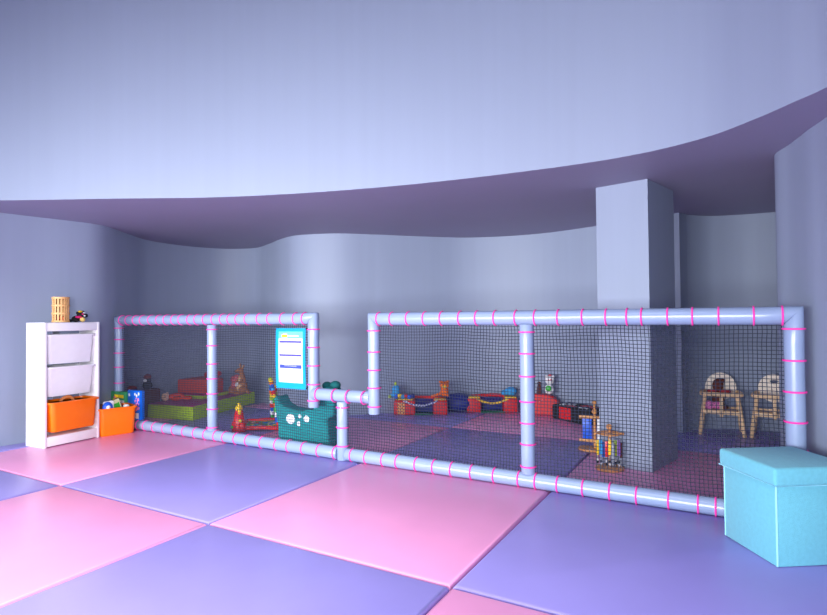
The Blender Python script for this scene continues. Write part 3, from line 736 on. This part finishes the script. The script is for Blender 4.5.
# black and red block
bb = thing('soft_play_block', 'black and red soft block with chequered patches beside the column', 'soft play block', (.90, 3.42, .001), math.radians(-31))
mb = MB(); mb.box((0, .12, .07), (.47, .24, .14), bev=.01); mb.build('body', BLK, bb, 60)
mb = MB(); mb.box((-.06, -.0005, .072), (.15, .004, .11)); mb.box((.09, .17, .1405), (.16, .07, .003)); mb.box((-.02, .05, .1405), (.10, .05, .003)); mb.build('red_panel', RED, bb)
mb = MB(); mb.box((-.12, .11, .1412), (.14, .12, .003), rz=.5); mb.box((.12, .06, .1412), (.12, .05, .003), rz=-.2); mb.build('chequered_patch', CHK, bb)

# ------------------------------------------------------------------ wooden bead towers
def tower(loc, rz, label, cols, hp, two=False):
    t = thing('bead_tower', label, 'toy', loc, rz)
    mb = MB(); mb.lathe([(.088, 0), (.090, .006), (.088, .014), (.02, .016)], seg=32); mb.build('base', WOOD2, t)
    mb = MB(); mb.tube([(0, 0, .014), (0, 0, hp)], .008, 10); mb.sph((0, 0, hp + .012), .019)
    if two: mb.tube([(0, 0, hp), (0, 0, hp + .07)], .007, 8); mb.sph((0, 0, hp + .078), .017)
    mb.build('post', WOOD2, t)
    for a in (0, PI / 2):
        mb = MB(); mb.box((0, 0, hp - .03), (.18, .020, .016), rz=a, bev=.003); mb.build('cross_bar', WOOD2, t)
    n = len(cols)
    for k, m in enumerate(cols):
        x = -.074 + .148 * k / (n - 1); y = -.03 if k % 2 else .012
        if abs(x) < .01: y = -.03
        mb = MB(); mb.tube([(x, y, .012), (x, y, hp - .03)], .0022, 6); w = mb.build('rod', GRY, t)
        mb = MB(); zc = .135 + .014 * math.sin(k * 2.1); mb.box((x, y, zc), (.019, .006, .10), bev=.002); mb.build('tile', m, w)
        mb = MB(); mb.sph((x, y, .055), .008); mb.build('bead', (WHT, BLK, GRY)[k % 3], w)
        mb = MB(); mb.sph((x, y, .038), .008); mb.build('bead', (BLK, WHT, GRY)[k % 3], w)
    mb = MB(); mb.torus((0, 0, hp - .03), .074, .004, 'Z'); mb.build('hoop', WOOD2, t)
    return t
tower((1.54, 1.915, .001), .25, 'wooden spinning tower with many coloured tiles in front of the column', [YEL, SKY, ROY, REDP, YEL, GRY, LIME, PURP, CHOC], .262)
tb = thing('bead_tower', 'wooden tower with a large blue panel left of the column', 'toy', (1.315, 2.40, .001), .15)
mb = MB(); mb.lathe([(.088, 0), (.090, .006), (.088, .014), (.02, .016)], seg=32); mb.build('base', WOOD2, tb)
mb = MB(); mb.tube([(.03, .0, .014), (.03, .0, .27)], .009, 10); mb.sph((.03, 0, .285), .020); mb.tube([(.03, 0, .29), (.03, 0, .34)], .007, 8); mb.sph((.03, 0, .352), .017); mb.build('post', WOOD2, tb)
for z in (.072, .245):
    mb = MB(); mb.box((-.005, -.02, z), (.15, .022, .022), bev=.004); mb.build('cross_bar', WOOD2, tb)
mb = MB(); mb.box((-.022, -.024, .158), (.066, .012, .15), bev=.003); mb.build('blue_panel', ROY, tb)
mb = MB(); mb.box((.058, -.02, .158), (.02, .01, .15), bev=.003); mb.build('white_panel', WHT, tb)

# ------------------------------------------------------------------ doll high chairs
def high_chair(loc, rz, label):
    h = thing('doll_high_chair', label, 'high chair', loc, rz, 'small wooden high chairs')
    # local: front legs at y=0 (viewer side), back legs at y=.25; width .326
    fl = [(-.163, 0, 0.001), (-.118, .03, .345)]; bl = [(-.15, .25, 0.001), (-.115, .20, .36)]
    for sx in (1, -1):
        for L in (fl, bl):
            a, b = [Vector((p[0] * sx, p[1], p[2])) for p in L]
            mb = MB(); d = (b - a); rot = d.to_track_quat('Z', 'Y').to_matrix()
            mb.box((a + b) / 2, (.020, .026, d.length), rot=rot, bev=.004); mb.build('leg', WOOD, h)
    mb = MB(); mb.box((0, .115, .195), (.23, .18, .014), bev=.004); mb.build('seat', WOOD, h)
    mb = MB(); mb.tube([(-.13, .20, .345), (-.145, .08, .345), (-.145, .0, .345), (-.12, -.025, .345), (.12, -.025, .345), (.145, .0, .345), (.145, .08, .345), (.13, .20, .345)], .017, 8); mb.build('guard_rail', WOOD, h, 60)
    mb = MB(); mb.box((0, .012, .192), (.27, .020, .032), bev=.004); mb.build('front_bar', WOOD, h)
    mb = MB(); mb.box((0, -.012, .255), (.026, .014, .19), bev=.004); mb.build('crotch_bar', WOOD, h)
    mb = MB(); mb.box((0, .225, .20), (.24, .016, .026), bev=.004); mb.build('back_bar', WOOD, h)
    # half-round back with a hand slot
    mb = MB(); bm = mb.bm; N = 28; R = .118; zb = .345; rows_ = []
    cx, cz, sa, sb = 0, .445, .032, .013
    for y in (.205, .22):
        o_, i_ = [], []
        for k in range(N):
            a = 2 * PI * k / N; ca, sn = math.cos(a), math.sin(a)
            ox = R * ca; oz = zb + .03 + (R + .012) * max(sn, 0) if sn > 0 else zb + .03 + .10 * sn
            o_.append(bm.verts.new((ox, y, oz))); i_.append(bm.verts.new((cx + sa * ca, y, cz + sb * sn)))
        rows_.append((o_, i_))
    (o0, i0), (o1, i1) = rows_
    for k in range(N):
        j = (k + 1) % N
        for q in ((o0[k], o0[j], i0[j], i0[k]), (o1[k], i1[k], i1[j], o1[j]), (o0[k], o1[k], o1[j], o0[j]), (i0[k], i0[j], i1[j], i1[k])): bm.faces.new(q)
    mb.build('backrest', CREAM, h)
    return h
c1 = high_chair((2.160, 3.372, 0), 0.03, 'wooden doll high chair in the recess holding a brown plush, left of the two')
c2 = dup(c1, (2.530, 3.392, 0), -.06, 'wooden doll high chair partly hidden by the right wall edge, without a plush doll')
p = thing('plush_toy', 'brown plush doll with red bow seated in the left high chair', 'plush toy', (2.135, 3.50, .203), .05)
mb = MB(); mb.sph((0, 0, .07), (.05, .045, .07)); mb.sph((.0, -.005, .20), (.045, .045, .058)); mb.sph((.04, -.01, .245), (.016, .012, .016)); mb.sph((.05, -.07, .03), (.022, .06, .022)); mb.tube([(0, 0, .1), (0, 0, .2)], .03, 10)
blob(mb.build('body', plain('dark_brown_plush', (104, 52, 40), .95), p), .008, 3)
mb = MB(); mb.sph((-.045, -.045, .155), (.04, .016, .016)); mb.sph((.05, -.045, .155), (.045, .016, .018)); mb.build('bow', plain('red_ribbon', (170, 24, 36)), p)
p = thing('plush_toy', 'pink floral bundle on the seat of the left high chair', 'plush toy', (2.085, 3.425, .203), .1); p.scale = (1.15, 1.1, 1.35)
mb = MB(); mb.sph((-.015, 0, .03), (.034, .03, .03)); mb.sph((.04, 0, .03), (.034, .026, .024)); blob(mb.build('cloth', FLOR, p), .006, 2)

# ------------------------------------------------------------------ light
w = bpy.data.worlds.new('world'); bpy.context.scene.world = w; w.use_nodes = True
bg = w.node_tree.nodes['Background']; bg.inputs['Color'].default_value = (.86, .90, 1.0, 1); bg.inputs['Strength'].default_value = .6
def area_light(name, loc, target, sx, sy, power, col):
    l = bpy.data.lights.new(name, 'AREA'); l.shape = 'RECTANGLE'; l.size = sx; l.size_y = sy; l.energy = power; l.color = col
    o = bpy.data.objects.new(name, l); C.objects.link(o); o.location = loc
    o.rotation_euler = (Vector(target) - Vector(loc)).to_track_quat('-Z', 'Y').to_euler(); return o
wl = area_light('window_and_fill_light', (-1.3, -5.16, 1.0), (-.5, 2.5, .42), 3.0, 1.5, 98, (.95, .985, 1.0)); wl.data.spread = math.radians(72)
wr = area_light('window_and_fill_light', (1.65, -5.16, 1.0), (1.4, 2.5, .42), 2.2, 1.5, 62, (.95, .985, 1.0)); wr.data.spread = math.radians(72)
side_fill = area_light('window_and_fill_light', (2.93, -2.95, 1.2), (-2.4, .75, .55), 1.4, 1.2, 34, (.97, .99, 1.0)); side_fill.data.spread = math.radians(70)  # added side fill, brightens the room-facing front of the storage unit
dl_ = area_light('overhead_fill_light', (.25, -1.75, ZH - .02), (.25, -1.75, 0), 3.6, 2.2, 92, (.97, .99, 1.0)); dl_.data.spread = math.radians(105)  # unseen overhead light, added to brighten the floor mats

# ------------------------------------------------------------------ camera
cam = bpy.data.cameras.new('camera'); co = bpy.data.objects.new('camera', cam); C.objects.link(co)
cam.sensor_fit = 'HORIZONTAL'; cam.sensor_width = 36; cam.lens = 553.952 / 827 * 36; cam.clip_start = .02
rt = Vector((.866867, .498453, -.009272)); up = Vector((.01726, -.011418, .999786)); fw = Vector((-.49824, .866842, .018501))
co.matrix_world = Matrix(((rt.x, up.x, -fw.x, 2.2495), (rt.y, up.y, -fw.y, -1.8700), (rt.z, up.z, -fw.z, 1.0), (0, 0, 0, 1)))
sc = bpy.context.scene; sc.camera = co
sc.view_settings.view_transform = 'Standard'; sc.view_settings.look = 'None'; sc.view_settings.gamma = 1; sc.view_settings.exposure = 0.04
sc.view_settings.use_curve_mapping = False
sc.cycles.max_bounces = 8; sc.cycles.diffuse_bounces = 5
